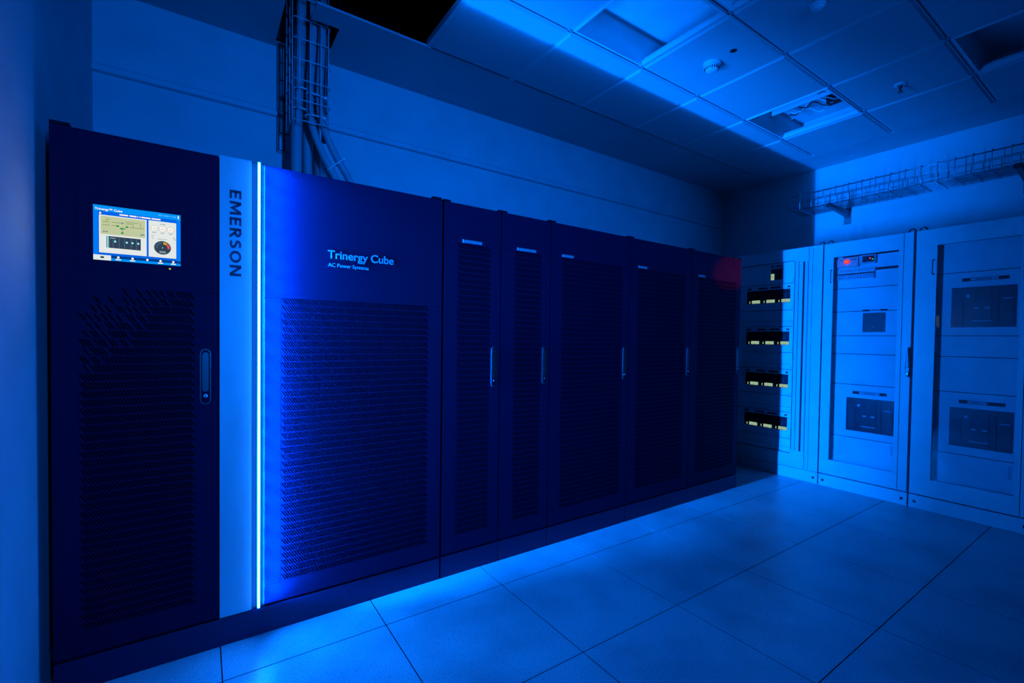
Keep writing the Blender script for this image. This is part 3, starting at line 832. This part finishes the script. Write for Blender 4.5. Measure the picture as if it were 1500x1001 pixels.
# door handle of the glazed cabinet
hb = MB()
hb.quad_prism([(1.192 + 0.010, 1.225), (1.192 + 0.022, 1.228), (1.192 + 0.032, 1.10), (1.192 + 0.034, 1.065), (1.192 + 0.024, 0.998), (1.192 + 0.012, 0.998), (1.192 + 0.006, 1.04), (1.192 + 0.004, 1.10)], 0, XE - 0.026, XE + 0.0005)
hb = hb.build('door_handle', 'handle', rb, bevel=0.004)
MB().quad_prism([(1.206, 1.218), (1.212, 1.218), (1.221, 1.10), (1.219, 1.07), (1.204, 1.07), (1.202, 1.10)], 0, XE - 0.032, XE - 0.025).build('handle_grip', 'handle', hb, bevel=0.002)
MB().lathe((XE - 0.026, 1.209, 1.022), [(0.007, 0.001), (0.007, -0.004), (0.004, -0.005)], 12, axis=0).build('handle_lock', 'chrome', hb)

C0, C1 = 0.545, 1.188
rc, dc = glazed('switchboard_cabinet', 'grey switchboard with glass door and two large dark circuit breakers, darkest one', C0, C1, 0.632, 1.066, None, False)
IY0, IY1 = 0.585, 1.148
zs = [0.216, 0.449, 0.904, 1.163, 1.317, 1.778, 2.0]
wins = {(0.449, 0.904): (0.655, 0.982, 0.510, 0.793), (1.317, 1.778): (0.660, 0.992, 1.378, 1.668)}
for a, b in zip(zs, zs[1:]):
    cover(rc, IY0, IY1, a, b, win=wins.get((a, b)))
big_breaker(rc, 0.655, 0.982, 0.510, 0.793)
big_breaker(rc, 0.660, 0.992, 1.378, 1.668)
strip_label(rc, 0.698, 0.935, 0.838, pale=(0.2, 0.62))
strip_label(rc, 0.700, 0.938, 1.722, pale=(0.18, 0.78))
MB().frame(1.066, 1.090, 1.77, 1.885, 1.072, 1.084, 1.78, 1.875, XE - 0.0015, XE + 0.0006, axis=0).build('hinge', 'recess', dc)
st = MB().box(XE - 0.001, XE, 1.070, 1.086, 1.375, 1.455).build('door_sticker', 'print', dc)
MB().box(XI - 0.001, XI, 0.66, 0.676, 0.33, 0.42).build('paper_tag', 'plate', rc)
# glow of the orange indicator
li = bpy.data.lights.new('indicator_glow', 'SPOT'); li.energy = INDICATOR_W; li.color = (1.0, 0.0, 0.10); li.shadow_soft_size = 0.0
li.spot_size = math.radians(19); li.spot_blend = 0.5
lo = bpy.data.objects.new('indicator_glow', li); COL.objects.link(lo); lo.location = (XI - 0.055, 1.655, 1.945)
lo.rotation_euler = (Vector((3.72, F, 1.835)) - lo.location).to_track_quat('-Z', 'Y').to_euler()

# ------------------------------------------------------------------ cable tray on the end wall
TN, TF_, TB, TT = 4.75, 5.05, 2.525, 2.683
tr = thing('wire_cable_tray', 'long galvanised wire cable tray bracketed to the end wall above the switchboards', 'cable tray', ((TN + TF_) / 2, 1.3, TB))
y0t, y1t = 0.15, 2.238
k = 0
yy = y1t
while yy > y0t:
    r_ = 0.012
    MB().tube([(TN + 0.05, yy - 0.0, TT), (TN + 0.008, yy, TT), (TN, yy, TT - 0.01), (TN, yy, TB + r_), (TN + r_, yy, TB), (TF_ - r_, yy, TB), (TF_, yy, TB + r_), (TF_, yy, TT)], 0.0028, 6).build('cross_wire', 'wire', tr)
    yy -= 0.1
for x_, z_ in ((TN, TT - 0.02), (TN, TB + 0.085), (TN, TB + 0.03), (TF_, TT), (TF_, TB + 0.085), (TF_, TB + 0.03)):
    MB().tube([(x_, y1t, z_), (x_, y0t, z_)], 0.0028, 6).build('rail_wire', 'wire', tr)
for q in range(7):
    x_ = TN + 0.02 + q * 0.043
    MB().tube([(x_, y1t, TB + 0.004), (x_, y0t, TB + 0.004)], 0.0026, 6).build('rail_wire', 'wire', tr)
MB().tube([(TN + 0.05, y1t, TT), (TN + 0.05, y0t, TT)], 0.003, 6).build('rail_wire', 'wire', tr)
for yb, lab in ((1.875, 'steel arm holding up the cable tray near its free end'), (0.70, 'steel arm holding up the cable tray at the picture edge')):
    mb = MB()
    mb.quad_prism([(TN - 0.03, TB - 0.005), (ENDX, TB - 0.005), (ENDX, TB - 0.075), (ENDX - 0.05, TB - 0.06), (TN - 0.03, TB - 0.03)], 1, yb - 0.018, yb + 0.018)
    o = thing('tray_bracket', lab, 'bracket', (ENDX, yb, TB - 0.07), 'cable tray brackets')
    mb.build('arm', 'cable2', o)
    MB().box(TN - 0.034, TN - 0.03, yb - 0.02, yb + 0.02, TB - 0.032, TB + 0.004).build('end_cap', 'black', o)
    MB().box(ENDX - 0.006, ENDX, yb - 0.03, yb + 0.03, TB - 0.13, TB + 0.03).build('wall_plate', 'cable2', o)
for q, (x_, lab) in enumerate(((4.83, 'thin grey cable lying along the front of the wall tray'), (4.90, 'thin grey cable lying in the middle of the wall tray'), (4.98, 'thin grey cable lying along the back of the wall tray'))):
    pts = [(x_ + 0.012 * math.sin(k * 1.3 + q), 1.52 - q * 0.06 - k * 0.13, TB + 0.0145) for k in range(10)]
    pts[0] = (pts[0][0], pts[0][1], TB + 0.0145)
    tag(MB().tube(pts, 0.0075, 8).build('control_cable', 'cable'), lab, 'cable', 'cables in the wall tray')

# ------------------------------------------------------------------ cables rising to the ceiling
def smooth_path(ctrl, n=10):
    out = []
    P = [Vector(ctrl[0])] + [Vector(p) for p in ctrl] + [Vector(ctrl[-1])]
    for i in range(1, len(P) - 2):
        for k in range(n):
            t = k / n; a, b, c_, d = P[i - 1], P[i], P[i + 1], P[i + 2]
            out.append(0.5 * ((2 * b) + (c_ - a) * t + (2 * a - 5 * b + 4 * c_ - d) * t * t + (3 * b - a - 3 * c_ + d) * t ** 3))
    out.append(P[-2]); return out

YC_ = 2.95
cables = [
    ('thick pale power cable standing straight beside the wire basket', 'cable', 0.0295, [(0.452, 2.93, 1.9575), (0.455, 2.93, 2.5), (0.470, 2.91, 3.0), (0.480, 2.90, 3.55)]),
    ('dark power cable just behind the thick pale one', 'cable2', 0.018, [(0.438, 3.01, 1.9575), (0.450, 3.01, 2.5), (0.462, 2.99, 3.0), (0.466, 2.99, 3.55)]),
    ('straight power cable between the thick pale one and the curved pair', 'cable', 0.026, [(0.535, 3.00, 1.9575), (0.523, 3.00, 2.3), (0.520, 2.98, 2.7), (0.530, 2.95, 3.0), (0.535, 2.95, 3.55)]),
    ('dark straight power cable nearest the curved pair', 'cable2', 0.019, [(0.592, 3.00, 1.9575), (0.578, 3.00, 2.3), (0.565, 2.99, 2.7), (0.575, 2.97, 3.0), (0.58, 2.97, 3.55)]),
    ('curved power cable sweeping down to the cabinet top, lower of the pair', 'cable', 0.021, [(0.732, 2.86, 1.985), (0.685, 2.86, 2.12), (0.580, 2.87, 2.32), (0.522, 2.87, 2.48), (0.513, 2.87, 2.65), (0.528, 2.86, 3.0), (0.535, 2.86, 3.55)]),
    ('curved power cable sweeping down to the cabinet top, upper of the pair', 'cable', 0.021, [(0.808, 2.86, 1.985), (0.760, 2.86, 2.14), (0.640, 2.86, 2.34), (0.575, 2.86, 2.50), (0.562, 2.86, 2.66), (0.573, 2.85, 3.0), (0.580, 2.85, 3.55)]),
    ('slim power cable at the edge of the wire basket', 'cable2', 0.013, [(0.600, 2.92, 2.40), (0.602, 2.92, 2.6), (0.606, 2.90, 3.0), (0.612, 2.90, 3.55)]),
]
for lab, m_, r_, ctrl in cables:
    tag(MB().tube(smooth_path(ctrl), r_, 12).build('power_cable', m_), lab, 'cable', 'power cables rising to the ceiling')

# wire basket around the cables, open towards the wall
bk = thing('wire_basket', 'upright wire basket wrapped around the rising cables', 'cable tray', (0.515, 2.88, 2.44))
bx0, bx1, by0, by1, bz0, bz1 = 0.415, 0.612, 2.815, 3.04, 2.455, 3.40
z_ = bz0
while z_ < bz1:
    MB().tube([(bx0, by1, z_), (bx0, by0 + 0.012, z_), (bx0 + 0.012, by0, z_), (bx1 - 0.012, by0, z_), (bx1, by0 + 0.012, z_), (bx1, by1, z_)], 0.0033, 6).build('cross_wire', 'basket', bk)
    z_ += 0.112
for x_, y_ in ((bx0 + 0.035, by0), (bx0 + 0.09, by0), (bx0 + 0.145, by0), (bx1 - 0.01, by0 + 0.006), (bx0, by0 + 0.02), (bx0, by0 + 0.11), (bx0, by1), (bx1, by0 + 0.06), (bx1, by0 + 0.13), (bx1, by1)):
    MB().tube([(x_, y_, bz0), (x_, y_, bz1)], 0.0033, 6).build('rail_wire', 'basket', bk)
b2 = thing('wire_basket', 'flat strip of wire mesh fixed to the rear wall behind the cables', 'cable tray', (0.45, 3.11, 2.35))
z_ = 2.365
while z_ < 3.35:
    MB().tube([(0.382, 3.10, z_), (0.448, 3.10, z_)], 0.0034, 6).build('cross_wire', 'black', b2)
    z_ += 0.104
for x_ in (0.382, 0.412, 0.448):
    MB().tube([(x_, 3.104, 2.365), (x_, 3.104, 3.35)], 0.0034, 6).build('rail_wire', 'black', b2)
MB().box(0.395, 0.44, 3.104, REAR - 0.002, 2.68, 2.70).build('stand_off', 'cable2', b2)

def tie(lab, c_, rx, ry, tilt=0.0, tail=(0.03, -0.01)):
    pts = []
    for k in range(17):
        a = 2 * math.pi * k / 16
        pts.append((c_[0] + rx * math.cos(a) * math.cos(tilt), c_[1] + ry * math.sin(a), c_[2] + rx * math.cos(a) * math.sin(tilt)))
    t_ = thing('cable_tie', lab, 'cable tie', c_, 'white cable ties')
    MB().tube(pts, 0.0042, 6).build('loop', 'tie', t_)
    hx = c_[0] + rx * 0.8 * math.cos(tilt); hz = c_[2] + rx * 0.8 * math.sin(tilt); hy = c_[1] - ry * 0.75
    MB().box(hx - 0.006, hx + 0.006, hy - 0.010, hy + 0.002, hz - 0.006, hz + 0.006).build('head', 'tie', t_)
    MB().tube([(hx, hy - 0.004, hz), (hx + tail[0], hy - 0.006, hz + tail[1])], 0.003, 5).build('tail', 'tie', t_)
tie('white cable tie around the thick cable, upper one', (0.475, 2.92, 2.66), 0.045, 0.055, 0.0, (0.03, -0.02))
tie('white cable tie around the thick cable, lower one', (0.472, 2.92, 2.545), 0.045, 0.055, -0.12, (0.025, -0.02))
tie('white cable tie around both curved cables, highest one', (0.545, 2.862, 2.625), 0.055, 0.036, -0.1, (0.03, -0.025))
tie('white cable tie around both curved cables, at the basket foot', (0.54, 2.862, 2.505), 0.055, 0.036, 0.0, (0.012, -0.022))
tie('white cable tie around both curved cables, just above the cabinet', (0.655, 2.862, 2.265), 0.062, 0.030, 0.7, (0.0, 0.0))

# ------------------------------------------------------------------ recessed fittings in the ceiling
def troffer(i, j, lab, stuff=False):
    x0, x1 = CX0 + 0.6 * i, CX0 + 0.6 * (i + 1); y1, y0 = CY0 - 0.6 * j, CY0 - 0.6 * (j + 1)
    t_ = thing('ceiling_light', lab, 'ceiling light', ((x0 + x1) / 2, (y0 + y1) / 2, CEIL), 'recessed ceiling fittings')
    D = 0.2
    h = MB()
    xe = x1 + 0.30
    h.box(x0 + 0.012, xe, y0 + 0.014, y1 - 0.014, CEIL + D, CEIL + D + 0.01)
    h.box(x0 + 0.012, xe, y1 - 0.022, y1 - 0.014, CEIL + 0.022, CEIL + D)
    h.box(x0 + 0.012, xe, y0 + 0.014, y0 + 0.022, CEIL + 0.022, CEIL + D)
    h.box(x0 + 0.012, x0 + 0.02, y0 + 0.022, y1 - 0.022, CEIL + 0.022, CEIL + D)
    h.box(xe - 0.008, xe, y0 + 0.022, y1 - 0.022, CEIL + 0.022, CEIL + D)
    h.build('housing', 'fixture', t_)
    f_ = MB(); f_.frame(x0 + 0.014, x1 - 0.014, y0 + 0.014, y1 - 0.014, x0 + 0.026, x1 - 0.026, y0 + 0.026, y1 - 0.026, CEIL - 0.005, CEIL + 0.022, axis=2)
    f_.build('frame', 'fixture', t_, bevel=0.002)
    if stuff:
        xm = x0 + 0.36
        MB().box(xm, xm + 0.012, y0 + 0.03, y1 - 0.03, CEIL + 0.12, CEIL + 0.2).build('partition', 'fixture', t_)
        MB().box(x0 + 0.45, x0 + 0.52, y0 + 0.06, y0 + 0.2, CEIL + 0.10, CEIL + 0.2).build('ballast', 'black', t_)
        for q in range(6):
            a = [(xm + 0.03 + 0.03 * q + 0.03 * math.sin(k + q), y1 - 0.12 - 0.06 * k, CEIL + 0.13 + 0.03 * math.sin(k * 1.7 + q)) for k in range(8)]
            MB().tube(smooth_path(a, 4), 0.0045, 6).build('lead_wire', ('black', 'cable', 'plastic')[q % 3], t_)
    return t_
troffer(1, 1, 'open square ceiling fitting with bright lit interior, nearest the smoke detector')
troffer(1, 2, 'dark square ceiling fitting adjoining the bright open one at the picture top')
troffer(4, 1, 'open square ceiling fitting showing loose wires, nearest the end wall', True)
troffer(4, 3, 'dim square ceiling fitting in the far upper corner above the cable tray')

def detector(x, y, lab, r=0.052, slots=True):
    t_ = thing('smoke_detector', lab, 'smoke detector', (x, y, CEIL - 0.006))
    z = CEIL - 0.006
    MB().lathe((x, y, z), [(r, 0.002), (r, -0.012), (r * 0.96, -0.016)], 32).build('base', 'plastic', t_)
    if slots:
        MB().lathe((x, y, z), [(r * 0.80, -0.014), (r * 0.82, -0.026), (r * 0.74, -0.044), (r * 0.55, -0.052), (r * 0.2, -0.055)], 32).build('head', 'plastic', t_)
        for k in range(20):
            a = 2 * math.pi * k / 20
            ca, sa = math.cos(a), math.sin(a)
            p0 = Vector((x + ca * r * 0.80, y + sa * r * 0.80, z - 0.030)); p1 = Vector((x + ca * r * 0.74, y + sa * r * 0.74, z - 0.044))
            MB().tube([p0, p1], 0.0032, 6).build('vent_slot', 'black', t_)
        MB().lathe((x - r * 0.5, y - r * 0.4, z - 0.049), [(0.003, 0.002), (0.003, -0.002)], 8).build('lamp', 'plate', t_)
    else:
        MB().lathe((x, y, z), [(r * 0.8, -0.014), (r * 0.7, -0.024), (r * 0.3, -0.030)], 28).build('head', 'plastic', t_)
detector(2.64, 1.725, 'white round smoke detector with dark slots on the ceiling')
detector(2.617, 1.115, 'small plain white ceiling detector at the top of the picture', 0.035, False)
hl = MB().lathe((2.630, 1.577, CEIL - 0.006), [(0.020, 0.002), (0.020, -0.0008)], 20).build('cable_hole', 'black')
tag(hl, 'small dark round hole in the ceiling tile beside the smoke detector', 'hole')
sp = thing('sprinkler', 'small dark sprinkler head hanging from the ceiling by the end wall', 'sprinkler', (3.87, 1.131, CEIL - 0.006))
zz = CEIL - 0.006
MB().lathe((3.87, 1.131, zz), [(0.036, 0.001), (0.034, -0.006), (0.018, -0.010)], 24).build('rosette', 'plastic', sp)
MB().lathe((3.87, 1.131, zz), [(0.013, -0.008), (0.013, -0.022), (0.009, -0.026)], 16).build('body', 'brass', sp)
for s_ in (-1, 1):
    MB().tube([(3.87 + s_ * 0.010, 1.131, zz - 0.022), (3.87 + s_ * 0.016, 1.131, zz - 0.036), (3.87 + s_ * 0.003, 1.131, zz - 0.052)], 0.0035, 6).build('yoke_arm', 'brass', sp)
MB().tube([(3.87, 1.131, zz - 0.024), (3.87, 1.131, zz - 0.050)], 0.003, 8).build('bulb', 'redglow' if False else 'handle', sp)
MB().lathe((3.87, 1.131, zz), [(0.017, -0.052), (0.017, -0.0545)], 18).build('deflector', 'brass', sp)
